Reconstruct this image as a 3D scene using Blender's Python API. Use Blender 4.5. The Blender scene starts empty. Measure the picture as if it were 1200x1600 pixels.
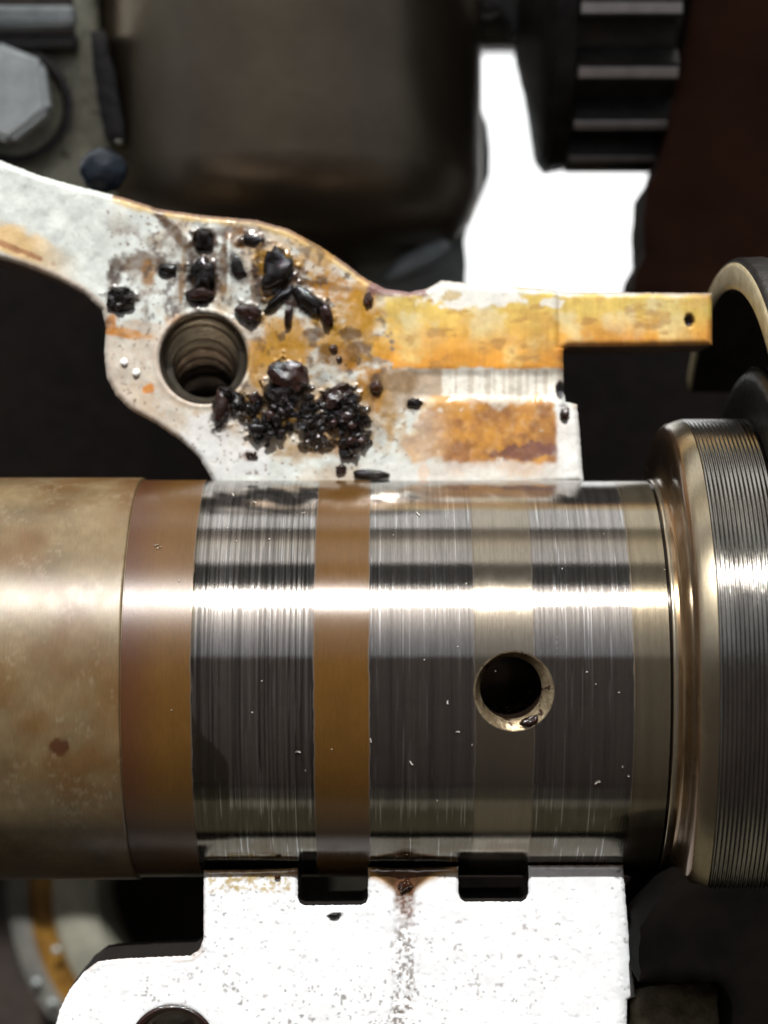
import bpy, bmesh, math, random
import numpy as np
from mathutils import Vector, Matrix, noise as mn
from mathutils.geometry import delaunay_2d_cdt

# ------------------------------------------------------------------ camera, sky, sun, exposure
K = 1e-4            # the photograph's pixel, at the shaft's axis, in metres
D = 3300.0          # camera height above the shaft axis, in the same units
SC = bpy.context.scene
COL = SC.collection
cam_d = bpy.data.cameras.new('camera')
cam = bpy.data.objects.new('camera', cam_d)
COL.objects.link(cam)
cam.location = (0, 0, D * K)
cam_d.sensor_fit = 'VERTICAL'
cam_d.sensor_height = 24
cam_d.lens = 12 / (800 / D)
cam_d.clip_start = 0.01
cam_d.clip_end = 100
cam_d.dof.use_dof = True
cam_d.dof.focus_distance = (D - 235) * K
cam_d.dof.aperture_fstop = 9.0
SC.camera = cam

ELEV = math.radians(41.0)
AZX = math.radians(-3)           # small lean of the sun towards the picture's left
sun_vec = Vector((math.cos(ELEV) * math.sin(AZX), math.cos(ELEV) * math.cos(AZX), math.sin(ELEV)))
w = bpy.data.worlds.new('World')
SC.world = w
w.use_nodes = True
nt = w.node_tree
sky = nt.nodes.new('ShaderNodeTexSky')
sky.sky_type = 'NISHITA'
sky.sun_disc = False
sky.sun_elevation = ELEV
sky.sun_rotation = AZX
sky.dust_density = 3.0
bg = nt.nodes['Background']
hs = nt.nodes.new('ShaderNodeHueSaturation'); hs.inputs['Saturation'].default_value = .45      # hazy, nearly white sky
nt.links.new(sky.outputs[0], hs.inputs['Color']); nt.links.new(hs.outputs[0], bg.inputs[0])
bg.inputs[1].default_value = 0.078
sd = bpy.data.lights.new('sun', 'SUN')
sd.energy = 4.6
sd.angle = math.radians(0.5)
sd.color = (1.0, 0.992, 0.972)
so = bpy.data.objects.new('sun', sd)
COL.objects.link(so)
so.rotation_euler = sun_vec.to_track_quat('Z', 'Y').to_euler()
SC.view_settings.view_transform = 'Standard'
SC.view_settings.look = 'None'
SC.view_settings.exposure = 0.6
SC.view_settings.gamma = 1
SC.cycles.max_bounces = 8
SC.cycles.use_denoising = True

random.seed(7)

# ------------------------------------------------------------------ helpers
def at(px, py, z=0.0):
    """point (in units of K) at height z that the camera sees at the photograph's pixel px, py"""
    f = (D - z) / D
    return np.stack([(np.asarray(px, float) - 600) * f, (800 - np.asarray(py, float)) * f,
                     np.asarray(px, float) * 0 + z], -1)

def seen(v):
    v = np.asarray(v, float)
    f = D / (D - v[..., 2])
    return v[..., 0] * f + 600, 800 - v[..., 1] * f

_lat = {}
def vnoise(x, y, seed=0):
    if seed not in _lat:
        _lat[seed] = np.random.RandomState(seed + 11).rand(256, 256)
    L = _lat[seed]
    xi = np.floor(x).astype(int); yi = np.floor(y).astype(int)
    fx = x - xi; fy = y - yi
    fx = fx * fx * (3 - 2 * fx); fy = fy * fy * (3 - 2 * fy)
    a = L[xi % 256, yi % 256]; b = L[(xi + 1) % 256, yi % 256]
    c = L[xi % 256, (yi + 1) % 256]; d = L[(xi + 1) % 256, (yi + 1) % 256]
    return (a * (1 - fx) + b * fx) * (1 - fy) + (c * (1 - fx) + d * fx) * fy

def fbm(x, y, scale=50., seed=0, octv=4):
    x = np.asarray(x, float) / scale; y = np.asarray(y, float) / scale
    s = 0; a = 1; t = 0
    for k in range(octv):
        s = s + a * vnoise(x * 2 ** k + 17 * k, y * 2 ** k + 31 * k, seed + k)
        t += a; a *= .55
    return s / t          # 0..1 about .5

def sm(a, b, x):
    t = np.clip((x - a) / (b - a), 0, 1)
    return t * t * (3 - 2 * t)

def mix(c, col, m):
    return c * (1 - m[..., None]) + np.array(col)[..., :] * m[..., None]

def tag(o, label=None, cat=None, group=None, kind=None):
    if label: o['label'] = label
    if cat: o['category'] = cat
    if group: o['group'] = group
    if kind: o['kind'] = kind
    return o

def thing(name, loc, label, cat, group=None):
    o = bpy.data.objects.new(name, None)
    o.empty_display_size = .005
    COL.objects.link(o)
    o.location = Vector(loc) * K
    return tag(o, label, cat, group)

def link_mesh(name, me, mat, parent=None, loc=(0, 0, 0)):
    o = bpy.data.objects.new(name, me)
    COL.objects.link(o)
    if mat is not None and not me.materials:
        me.materials.append(mat)
    if parent is not None: o.parent = parent
    o.location = Vector(loc) * K
    return o

def mesh(name, verts, faces, mat, parent=None, loc=(0, 0, 0), origin=(0, 0, 0), smooth=True, tint=None, surf=None, sharp=None):
    """verts in absolute units; the object's origin is put at `origin`"""
    v = (np.asarray(verts, float) - np.asarray(origin, float)) * K
    me = bpy.data.meshes.new(name)
    me.from_pydata(v.tolist() if len(v) < 50000 else v, [], faces)
    me.update()
    if smooth:
        me.polygons.foreach_set('use_smooth', [True] * len(me.polygons))
    for nm, arr in (('tint', tint), ('surf', surf)):
        if arr is not None:
            at_ = me.attributes.new(nm, 'FLOAT_COLOR', 'POINT')
            a4 = np.ones((len(v), 4), np.float32); a4[:, :3] = arr
            at_.data.foreach_set('color', a4.ravel())
    if sharp: me.set_sharp_from_angle(angle=math.radians(sharp))
    return link_mesh(name, me, mat, parent, loc)

def lathe(name, prof, mat, axis='X', seg=128, centre=(0, 0, 0), parent=None, origin=None, a0=0, a1=360, paint=None, sharp=35, tilt=None, close=False):
    """prof: list of (along, radius)"""
    prof = np.array(prof, float)
    n = len(prof); full = abs(a1 - a0 - 360) < 1e-6
    m = seg if full else seg + 1
    ang = np.radians(a0 + (a1 - a0) * np.arange(m) / seg)
    A = prof[:, 0][:, None] + 0 * ang[None]
    Rr = prof[:, 1][:, None]
    c, s = Rr * np.cos(ang), Rr * np.sin(ang)
    if axis == 'X': V = np.stack([A, s, c], -1)       # angle 0 faces the camera, 90 the picture's top
    elif axis == 'Y': V = np.stack([s, A, c], -1)
    else: V = np.stack([c, s, A], -1)
    V = V.reshape(-1, 3)
    F = []
    for i in range(n - 1):
        for j in range(m if full else m - 1):
            k = (j + 1) % m
            f = [i * m + j, i * m + k, (i + 1) * m + k, (i + 1) * m + j]
            F.append(f if axis != 'Z' else f)
    if close and full:
        F.append([j for j in range(m)][::-1]); F.append([(n - 1) * m + j for j in range(m)])
    if tilt is not None:
        V = V @ np.array(Matrix.Rotation(math.radians(tilt[0]), 3, tilt[1])).T
    V = V + np.array(centre, float)
    tint = surf = None
    if paint:
        tint, surf = paint(V, A.reshape(-1), np.tile(ang, n))
    org = origin if origin is not None else centre
    o = mesh(name, V, F, mat, parent, (0, 0, 0) if parent else org, org, True, tint, surf)
    bm = bmesh.new(); bm.from_mesh(o.data); bmesh.ops.recalc_face_normals(bm, faces=bm.faces); bm.to_mesh(o.data); bm.free()
    if sharp: o.data.set_sharp_from_angle(angle=math.radians(sharp))
    return o

def box(name, lo, hi, mat, parent=None, origin=None, bev=4, rot=None):
    bm = bmesh.new()
    bmesh.ops.create_cube(bm, size=1)
    lo = np.array(lo, float); hi = np.array(hi, float)
    for v in bm.verts:
        v.co = Vector([(lo[i] + hi[i]) / 2 + v.co[i] * (hi[i] - lo[i]) for i in range(3)])
    if bev: bmesh.ops.bevel(bm, geom=bm.edges[:], offset=bev, segments=2, profile=.5, affect='EDGES')
    if rot: bmesh.ops.rotate(bm, cent=Vector((lo + hi) / 2), matrix=Matrix.Rotation(math.radians(rot[0]), 3, rot[1]), verts=bm.verts)
    org = Vector(origin if origin is not None else (lo + hi) / 2)
    for v in bm.verts: v.co = (v.co - org) * K
    me = bpy.data.meshes.new(name); bm.to_mesh(me); bm.free()
    return link_mesh(name, me, mat, parent, (0, 0, 0) if parent else org)

def plate(name, poly, z, thick, mat, step=3.0, holes=(), bev=8, height=None, paint=None, parent=None, origin=None, wall=(.1, .08, .06), wallsurf=(.3, .5, 0), clip=None, z_of=None):
    """a casting with outline poly (photo pixels seen at height z), its top face a fine relief, and side walls"""
    poly = np.array(poly, float)
    P = at(poly[:, 0], poly[:, 1], z)[:, :2]
    # resample the outline
    pts = []
    for i in range(len(P)):
        a, b = P[i], P[(i + 1) % len(P)]
        k = max(1, int(np.linalg.norm(b - a) / (step * 1.2)))
        for t in range(k): pts.append(a + (b - a) * t / k)
    B = np.array(pts)
    rs = np.random.RandomState(3)
    B = B + (rs.rand(*B.shape) - .5) * step * .35
    loops = [B]
    for (hx, hy, hr) in holes:
        c = at(hx, hy, z)[:2]
        k = max(24, int(6.28 * hr / step / 1.2))
        t = np.arange(k) / k * 2 * math.pi
        loops.append(c + np.stack([np.cos(t), np.sin(t)], -1) * hr)
    gx = np.arange(P[:, 0].min(), P[:, 0].max(), step); gy = np.arange(P[:, 1].min(), P[:, 1].max(), step)
    X, Y = np.meshgrid(gx, gy); G = np.stack([X.ravel(), Y.ravel()], -1)
    G = G + (rs.rand(*G.shape) - .5) * step * .5
    allb = [np.stack([L, np.roll(L, -1, 0)], 1) for L in loops]
    segs = np.concatenate(allb)
    def dist(Q):
        d = np.full(len(Q), 1e9)
        for a, b in segs:
            ab = b - a; t = np.clip(((Q - a) @ ab) / (ab @ ab), 0, 1)
            d = np.minimum(d, np.hypot(*(Q - a - t[:, None] * ab).T))
        return d
    def inside(Q, L):
        r = np.zeros(len(Q), bool)
        for a, b in zip(L, np.roll(L, -1, 0)):
            c = ((a[1] > Q[:, 1]) != (b[1] > Q[:, 1]))
            with np.errstate(divide='ignore', invalid='ignore'):
                r ^= c & (Q[:, 0] < (b[0] - a[0]) * (Q[:, 1] - a[1]) / (b[1] - a[1]) + a[0])
        return r
    ok = inside(G, B)
    for L in loops[1:]: ok &= ~inside(G, L)
    G = G[ok]; d = dist(G); G = G[d > step * .55]; d = d[d > step * .55]
    nb = [len(L) for L in loops]
    V2 = np.concatenate(loops + [G])
    edges = []; o = 0
    for n_ in nb:
        edges += [(o + i, o + (i + 1) % n_) for i in range(n_)]; o += n_
    r = delaunay_2d_cdt([Vector(v) for v in V2.tolist()], edges, [], 0, 1e-6)
    V2 = np.array([tuple(v) for v in r[0]]); F = np.array([f[:3] for f in r[2]])
    cen = V2[F].mean(1)
    k = inside(cen, B)
    for L in loops[1:]: k &= ~inside(cen, L)
    F = F[k]
    D_ = dist(V2)
    px, py = V2[:, 0] * D / (D - z) + 600, 800 - V2[:, 1] * D / (D - z)
    H = -bev * (1 - np.clip(D_ / bev, 0, 1)) ** 2 * .8 if bev else 0 * D_
    if height is not None: H = H + height(px, py, D_)
    Z = z + H
    tint, surf = paint(px, py, D_) if paint else (None, None)
    verts = np.column_stack([V2, Z]).tolist(); faces = F.tolist()
    # orient upwards
    a = V2[F[0]]; 
    faces = [f if ((V2[f[1]][0]-V2[f[0]][0])*(V2[f[2]][1]-V2[f[0]][1])-(V2[f[1]][1]-V2[f[0]][1])*(V2[f[2]][0]-V2[f[0]][0])) > 0 else f[::-1] for f in faces]
    # walls
    n0 = len(verts)
    for li, L in enumerate(loops):
        if li and thick: pass
        zb = z - bev * .8
        hz = zb + (height(L[:, 0] * D / (D - z) + 600, 800 - L[:, 1] * D / (D - z), np.zeros(len(L))) if height is not None else 0 * L[:, 0])
        s = len(verts); m = len(L)
        rows = 7
        for rr in range(rows):
            verts += np.column_stack([L, hz - thick * rr / (rows - 1.)]).tolist()
        for rr in range(rows - 1):
            for i in range(m):
                j = (i + 1) % m
                faces.append([s + rr * m + i, s + (rr + 1) * m + i, s + (rr + 1) * m + j, s + rr * m + j])
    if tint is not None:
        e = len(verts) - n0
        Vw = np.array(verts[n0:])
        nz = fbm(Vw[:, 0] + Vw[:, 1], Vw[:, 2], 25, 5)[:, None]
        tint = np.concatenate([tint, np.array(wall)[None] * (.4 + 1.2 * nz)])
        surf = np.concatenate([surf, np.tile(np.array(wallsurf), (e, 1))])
    org = origin if origin is not None else (float(P[:, 0].mean()), float(P[:, 1].mean()), z - thick)
    return mesh(name, verts, faces, mat, parent, (0, 0, 0) if parent else org, org, True, tint, surf, sharp=50)

# ------------------------------------------------------------------ materials
def nodes(name):
    m = bpy.data.materials.new(name); m.use_nodes = True
    return m, m.node_tree.nodes, m.node_tree.links, m.node_tree.nodes['Principled BSDF']

def coords(N, L, sx=1, sy=1, sz=1):
    tc = N.new('ShaderNodeTexCoord'); mp = N.new('ShaderNodeMapping')
    s = 1 / K / 100
    mp.inputs['Scale'].default_value = (s * sx, s * sy, s * sz)
    L.new(tc.outputs['Object'], mp.inputs[0])
    return mp.outputs[0]

def nz(N, L, vec, scale, detail=5, rough=.6):
    n = N.new('ShaderNodeTexNoise'); n.inputs['Scale'].default_value = scale
    n.inputs['Detail'].default_value = detail; n.inputs['Roughness'].default_value = rough
    L.new(vec, n.inputs['Vector']); return n.outputs['Fac']

def ramp(N, L, fac, stops):
    r = N.new('ShaderNodeValToRGB'); e = r.color_ramp.elements
    while len(e) < len(stops): e.new(.5)
    for q, (p, c) in zip(e, stops): q.position = p; q.color = (*c, 1) if len(c) == 3 else c
    L.new(fac, r.inputs[0]); return r.outputs[0]

def M(name, c1, c2, metallic=0., rough=(.4, .6), scale=2.0, bump=2.0, bscale=8., coat=0., spots=None, stretch=(1, 1, 1), ior=1.5):
    m, N, L, b = nodes(name)
    v = coords(N, L, *stretch)
    f = nz(N, L, v, scale)
    col = ramp(N, L, f, [(.35, c1), (.65, c2)])
    if spots:
        f2 = nz(N, L, v, spots[1], 3)
        mx = N.new('ShaderNodeMix'); mx.data_type = 'RGBA'
        th = ramp(N, L, f2, [(spots[2], (0, 0, 0)), (spots[2] + .04, (1, 1, 1))])
        L.new(th, mx.inputs['Factor']); L.new(col, mx.inputs['A']); mx.inputs['B'].default_value = (*spots[0], 1)
        col = mx.outputs['Result']
    L.new(col, b.inputs['Base Color'])
    b.inputs['Metallic'].default_value = metallic
    rr = N.new('ShaderNodeMapRange'); rr.inputs['To Min'].default_value = rough[0]; rr.inputs['To Max'].default_value = rough[1]
    rr.inputs['From Min'].default_value = .3; rr.inputs['From Max'].default_value = .7
    L.new(nz(N, L, v, scale * 2.3), rr.inputs['Value']); L.new(rr.outputs[0], b.inputs['Roughness'])
    b.inputs['Coat Weight'].default_value = coat; b.inputs['Coat Roughness'].default_value = .08
    b.inputs['IOR'].default_value = ior
    if bump:
        bp = N.new('ShaderNodeBump'); bp.inputs['Distance'].default_value = bump * K; bp.inputs['Strength'].default_value = 1
        L.new(nz(N, L, v, bscale, 6, .65), bp.inputs['Height']); L.new(bp.outputs[0], b.inputs['Normal'])
    return m

def M_attr(name, bump=1.5, bscale=12., aniso=0., stretch=(1, 1, 1), coat=0., vary=.25, fine=20.):
    """colour, metalness and roughness come from the wear and stains laid on the mesh; fine grain from noise"""
    m, N, L, b = nodes(name)
    v = coords(N, L, *stretch)
    a = N.new('ShaderNodeAttribute'); a.attribute_name = 'tint'
    s = N.new('ShaderNodeAttribute'); s.attribute_name = 'surf'
    sp = N.new('ShaderNodeSeparateColor'); L.new(s.outputs['Color'], sp.inputs[0])
    g = N.new('ShaderNodeMapRange'); g.inputs['From Min'].default_value = .3; g.inputs['From Max'].default_value = .7
    g.inputs['To Min'].default_value = 1 - vary; g.inputs['To Max'].default_value = 1 + vary
    L.new(nz(N, L, v, fine, 4, .7), g.inputs['Value'])
    vm = N.new('ShaderNodeVectorMath'); vm.operation = 'SCALE'
    L.new(a.outputs['Color'], vm.inputs[0]); L.new(g.outputs[0], vm.inputs['Scale'])
    L.new(vm.outputs[0], b.inputs['Base Color'])
    L.new(sp.outputs['Red'], b.inputs['Metallic']); L.new(sp.outputs['Green'], b.inputs['Roughness'])
    L.new(sp.outputs['Blue'], b.inputs['Coat Weight']); b.inputs['Coat Roughness'].default_value = .1
    if aniso:
        b.inputs['Anisotropic'].default_value = aniso
        t = N.new('ShaderNodeTangent'); t.direction_type = 'RADIAL'; t.axis = 'X'
        L.new(t.outputs[0], b.inputs['Tangent']); b.inputs['Anisotropic Rotation'].default_value = .25
    if bump:
        bp = N.new('ShaderNodeBump'); bp.inputs['Distance'].default_value = bump * K
        L.new(nz(N, L, v, bscale, 6, .65), bp.inputs['Height']); L.new(bp.outputs[0], b.inputs['Normal'])
    return m

m_shaft = M_attr('worn_steel', bump=.13, bscale=30, aniso=.55, stretch=(2.2, .25, .25), vary=.12, fine=22)
m_cast = M_attr('cast_aluminium', bump=.35, bscale=9, vary=.1, fine=9)
m_block = M_attr('clean_aluminium', bump=.2, bscale=9, vary=.08, fine=10)
m_collar = M('turned_steel', (.20, .19, .17), (.30, .285, .255), .97, (.12, .18), 3, .4, 20, stretch=(1, .3, .3))
m_black_steel = M('oily_black_steel', (.012, .011, .01), (.03, .026, .022), .4, (.25, .4), 2, 1.5)
m_pump = M('dull_bronze_casting', (.15, .12, .082), (.20, .16, .11), .85, (.32, .40), .5, .6, 5)
m_pump2 = M('grey_casting', (.07, .07, .062), (.13, .125, .11), .4, (.45, .6), 1.2, 3, 5)
m_gear = M('gear_steel', (.02, .02, .018), (.045, .042, .04), .5, (.35, .5), 2, 1, 8)
m_gearland = M('pale_gear_land', (.42, .40, .38), (.58, .55, .52), .2, (.4, .5), 2, 1, 8)
m_redbrown = M('red_brown_housing', (.024, .010, .006), (.045, .018, .010), .0, (.7, .85), .5, .5, 5, ior=1.15)
m_interior = M('oily_dark_casting', (.008, .004, .002), (.018, .009, .005), .0, (.7, .85), 1.2, 6, 3)
m_bolt = M('zinc_bolt', (.62, .68, .66), (.8, .86, .84), .1, (.35, .5), 2.5, 2)
m_olive = M('olive_grey_casting', (.30, .30, .22), (.46, .45, .34), .1, (.5, .7), 3, 8, 5, spots=((.05, .045, .035), 5, .62))
m_plug = M('blue_black_plug', (.02, .03, .045), (.035, .05, .07), .2, (.2, .3), 3, 1)
m_cream = M('cream_casting', (.13, .13, .10), (.25, .24, .19), .1, (.4, .55), 1.2, 3)
m_amber = M('amber_varnished_casting', (.10, .045, .008), (.22, .12, .02), .1, (.25, .4), 1.5, 2, coat=.5)
m_greyrim = M('grey_rim', (.26, .3, .3), (.42, .46, .46), .3, (.4, .5), 2, 4)
m_sludge = M('black_sludge', (.002, .0015, .0015), (.006, .004, .003), 0, (.03, .08), 6, 2.2, 7, coat=.0, ior=1.5)
m_brownsl = M('brown_sludge', (.006, .0025, .0018), (.022, .009, .006), 0, (.04, .12), 5, 2.2, 7, coat=.0, ior=1.5)
m_bead = M('bright_bead', (.8, .8, .8), (.9, .9, .9), .0, (.1, .2), 5, 0, coat=1)
m_tanring = M('tan_machined_ring', (.34, .27, .14), (.5, .42, .26), .3, (.35, .5), 3, 1.5)
m_blocker = M('dark_blocker_brown', (.036, .020, .011), (.046, .026, .015), 0, (.85, .95), .05, 0)
m_blackwall = M('black_plastic_wall', (.004, .004, .004), (.007, .006, .006), 0, (.85, .95), .05, 0, ior=1.2)
m_ground = M('pale_concrete', (.74, .75, .75), (.82, .83, .83), 0, (.8, .9), .05, 0)
m_thread = M('threaded_steel', (.20, .18, .14), (.36, .32, .26), .9, (.12, .24), 4, 1, 14)
m_shadeplate = M('black_shade_plate', (.002, .0016, .0014), (.004, .003, .0025), 0, (.85, .95), 1, .5, ior=1.1)
m_lug = M('olive_brown_lug', (.08, .065, .035), (.2, .17, .11), 0, (.5, .7), 4, 3, 5)
m_lint = M('pale_lint', (.5, .46, .4), (.7, .66, .6), 0, (.6, .8), 5, 0)
m_glass_oil, N, L, b = nodes('amber_oil')
b.inputs['Base Color'].default_value = (.025, .008, .002, 1); b.inputs['Roughness'].default_value = .06
b.inputs['Coat Weight'].default_value = 1

# ------------------------------------------------------------------ setting
def sheet(name, x0, x1, y0, y1, z, mat):
    return mesh(name, [(x0, y0, z), (x1, y0, z), (x1, y1, z), (x0, y1, z)], [[0, 1, 2, 3]], mat, loc=(0, 0, z), origin=(0, 0, z), smooth=False)
tag(sheet('ground', -60000, 60000, -60000, 60000, -9000, m_ground), kind='structure')

# engine block floor far under the shaft, with the opening through which the pale ground shows
op = [(700, 40), (1040, 40), (1040, 470), (700, 470)]
frame = [(-700, -800), (1900, -800), (1900, 2400), (-700, 2400)]
a = at(*np.array(op, float).T, -1500); f_ = at(*np.array(frame, float).T, -1500)
vs = [tuple(p) for p in f_] + [tuple(p) for p in a]
vs += [(x, y, z - 300) for x, y, z in vs]
fs = [[0, 1, 5, 4], [1, 2, 6, 5], [2, 3, 7, 6], [3, 0, 4, 7]]
fs += [[p + 8 for p in f[::-1]] for f in fs] + [[4, 5, 13, 12], [5, 6, 14, 13], [6, 7, 15, 14], [7, 4, 12, 15]]
o = mesh('engine_block_floor', vs, fs, m_interior, loc=(0, 0, -1800), origin=(0, 0, -1800), smooth=False)
tag(o, kind='structure')

# the sheet walls of the engine bay, all outside the picture: they shade the deep parts and are mirrored in the steel
def wallbox(name, lo, hi, mat):
    tag(box(name, lo, hi, mat, bev=0), kind='structure')
m_olive_reflector = M('olive_reflector_paint', (.08, .074, .05), (.11, .10, .07), 0, (.7, .8), .3, 0)
wallbox('olive_reflector', (-3200, -2420, 120), (620, -2330, 1350), m_olive_reflector)  # unseen olive slab, added to mirror an olive band in the shaft
wallbox('bay_wall', (-2600, -2400, -1800), (2600, -2340, 118), m_blackwall)
wallbox('bay_wall', (-2700, -2340, -1800), (-2640, 1000, 300), m_blackwall)
wallbox('bay_wall', (2640, -2340, -1800), (2700, 1000, 500), m_blackwall)

# unseen dark slab, added to shade the canister and darken a reflected band
o = box('shade_slab', (-9000, 5000, 1900), (9000, 5080, 3700), m_blackwall, bev=0)
tag(o, 'unseen dark slab added beyond the engine to block light, mirrored in the shaft', 'shade_slab')

# unseen dark panel added behind the camera to keep sky out of the reflections
def sky_blocker():
    t = thing('overhead_blocker', (0, -3600, 600), 'unseen dark brown panel added above the engine to block the sky', 'sky_blocker')
    n = 24; V = []; F = []
    prof = [(760, 3700), (720, 3760), (-1000, 3900), (-2300, 3300), (-3300, 2100), (-3600, 700)]
    for k in (0, 60):
        for y, z in prof:
            V += [(-8000, y, z + k), (8000, y, z + k)]
    m = len(prof) * 2
    for s in (0, m):
        for i in range(len(prof) - 1):
            q = [s + 2 * i, s + 2 * i + 1, s + 2 * i + 3, s + 2 * i + 2]
            F.append(q if s == 0 else q[::-1])
    F += [[0, m, m + 1, 1]]
    mesh('blocker_panel', V, F, m_blocker, parent=t, origin=(0, -3600, 600), smooth=False)
sky_blocker()

# ------------------------------------------------------------------ camshaft
Y0 = -257.8; R = 307.7
SH = (0, Y0, 0)
shaft = thing('camshaft', SH, 'worn steel camshaft lying across the picture, brown varnish bands and a polished scored journal', 'camshaft')

rs = np.random.RandomState(5)
lineL = rs.rand(4096)
def streaks(X, phi, pitch, seed, length=1.2):
    """fine circumferential lines: change quickly along the shaft and slowly round it"""
    q = fbm(X / pitch, phi / length, 1., seed, 3)
    return q

def paint_shaft(V, A, ang):
    X = V[:, 0]
    phi = np.arctan2(V[:, 1] - Y0, V[:, 2])
    px, py = seen(V)
    s1 = streaks(X, phi + 10, 2.2, 1, .9); s2 = streaks(X, phi + 10, 6., 9, 1.6); s3 = streaks(X, phi + 10, 1.3, 21, .35)
    big = fbm(X, phi * R, 60, 40); mid = fbm(X, phi * R, 14, 50)
    # tan left section
    c = np.array((.135, .097, .050)) * (.55 + .75 * big)[:, None] * (.85 + .3 * mid)[:, None]
    c = mix(c, (.088, .042, .012), sm(.36, .66, fbm(X, phi * R + 99, 110, 60)) * .75)
    c = mix(c, (.24, .20, .14), sm(.58, .66, fbm(X, phi * R, 7, 64, 3)) * sm(.45, .6, fbm(X, phi * R, 50, 66)) * .22)
    c = mix(c, (.12, .06, .03), sm(.64, .80, fbm(X, phi * R, 9, 70, 3)) * .28)
    met = np.full(len(X), .06); ro = .37 + .08 * mid
    # heart shaped red-brown mark
    d = np.hypot((px - 92) / 17, (py - 1168) / 16) + (fbm(px, py, 16, 71, 2) - .5) * .9
    c = mix(c, (.045, .014, .006), sm(1.12, .80, d) * .85)
    # varnish
    jn = sm(-374.2, -373.2, X)
    brown = np.array((.078, .037, .0085)) * (.85 + .3 * big)[:, None] * (.93 + .14 * s1)[:, None]
    left = sm(-274, -373, X)
    brown = mix(brown, (.050, .018, .010), sm(-310, -372, X) * .75)
    c = c * (1 - jn[:, None]) + brown * jn[:, None]
    met = met * (1 - jn) + .08 * jn; ro = ro * (1 - jn) + (.20 + .14 * sm(-274, -276, X) + .05 * mid) * jn
    # worn, scored bands
    wob = 3.0 * (fbm(phi * 30, 0 * phi, 6, 44) - .5) + 2.2 * (fbm(phi * 200, X * .2, 6, 45) - .5)
    def band(x0, x1, soft=1.4): return sm(x0 - soft, x0 + soft, X + wob) * sm(x1 + soft, x1 - soft, X + wob)
    W1 = band(-274, -100); W2 = band(-21, 129); W3 = band(213, 355); G = band(129, 213); E = sm(353, 357, X)
    val = .23 + (.12 * W1 + .05) * (sm(.3, .7, s1) - .5) + .12 * (s2 - .5) + .06 * (s3 - .5)
    steel = np.array((.92, .86, .80)) * val[:, None]
    w = np.clip(W1 + W2 + W3, 0, 1)
    # first band keeps varnish at its lower left; low on all bands an olive reflection is coloured in
    edge_l = -270 + 48 * sm(-.1, -.35, phi + .04 * (big - .5))
    keep = sm(edge_l + 1.5, edge_l - 1.5, X) * W1
    low = sm(-.56, -.60, phi + .03 * (s2 - .5))
    c = c * (1 - w[:, None]) + steel * w[:, None]
    dull = np.clip(keep + low * w, 0, 1)
    c = mix(c, np.array((.09, .08, .055)), dull * .8)
    met = met * (1 - w) + .94 * w
    row = .052 + (.05 + .07 * W1) * (s1 - .3) + .03 * s3
    ro = ro * (1 - w) + row * w
    # dark deep scores
    sc = sm(.66, .78, streaks(X, phi + 30, 1.6, 33, .7)) * W1 + sm(.70, .82, streaks(X, phi + 30, 1.4, 37, .5)) * (W2 + W3) * .45
    br = sm(.68, .78, streaks(X, phi + 50, 1.3, 39, .5)) * w
    c = mix(c, (.5, .5, .5), br * .6)
    c = mix(c, (.09, .075, .065), np.clip(sc, 0, 1) * .5)
    # plain land between the worn bands, and at the right edge
    land = np.array((.21, .185, .145)) * (.85 + .3 * s1)[:, None]
    c = c * (1 - G[:, None]) + land * G[:, None]
    met = met * (1 - G) + .9 * G; ro = ro * (1 - G) + (.115 + .05 * mid) * G
    land2 = np.array((.19, .16, .11)) * (.8 + .4 * s2)[:, None]
    c = c * (1 - E[:, None]) + land2 * E[:, None]
    met = met * (1 - E) + .85 * E; ro = ro * (1 - E) + .13 * E
    # sharp joint lines between the bands
    for x in (-274, -99, -20, 129.5, 213.5, 357):
        c = mix(c, (.07, .05, .035), np.exp(-((X - x) / 1.1) ** 2) * .35)
    # grey worn strip in the right band's upper rows, brown film low on the shaft
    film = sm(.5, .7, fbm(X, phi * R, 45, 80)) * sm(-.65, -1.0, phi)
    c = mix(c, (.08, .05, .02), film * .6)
    surf = np.stack([met, ro, 0 * X + .0], -1)
    return np.clip(c, 0, 1), surf

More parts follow.
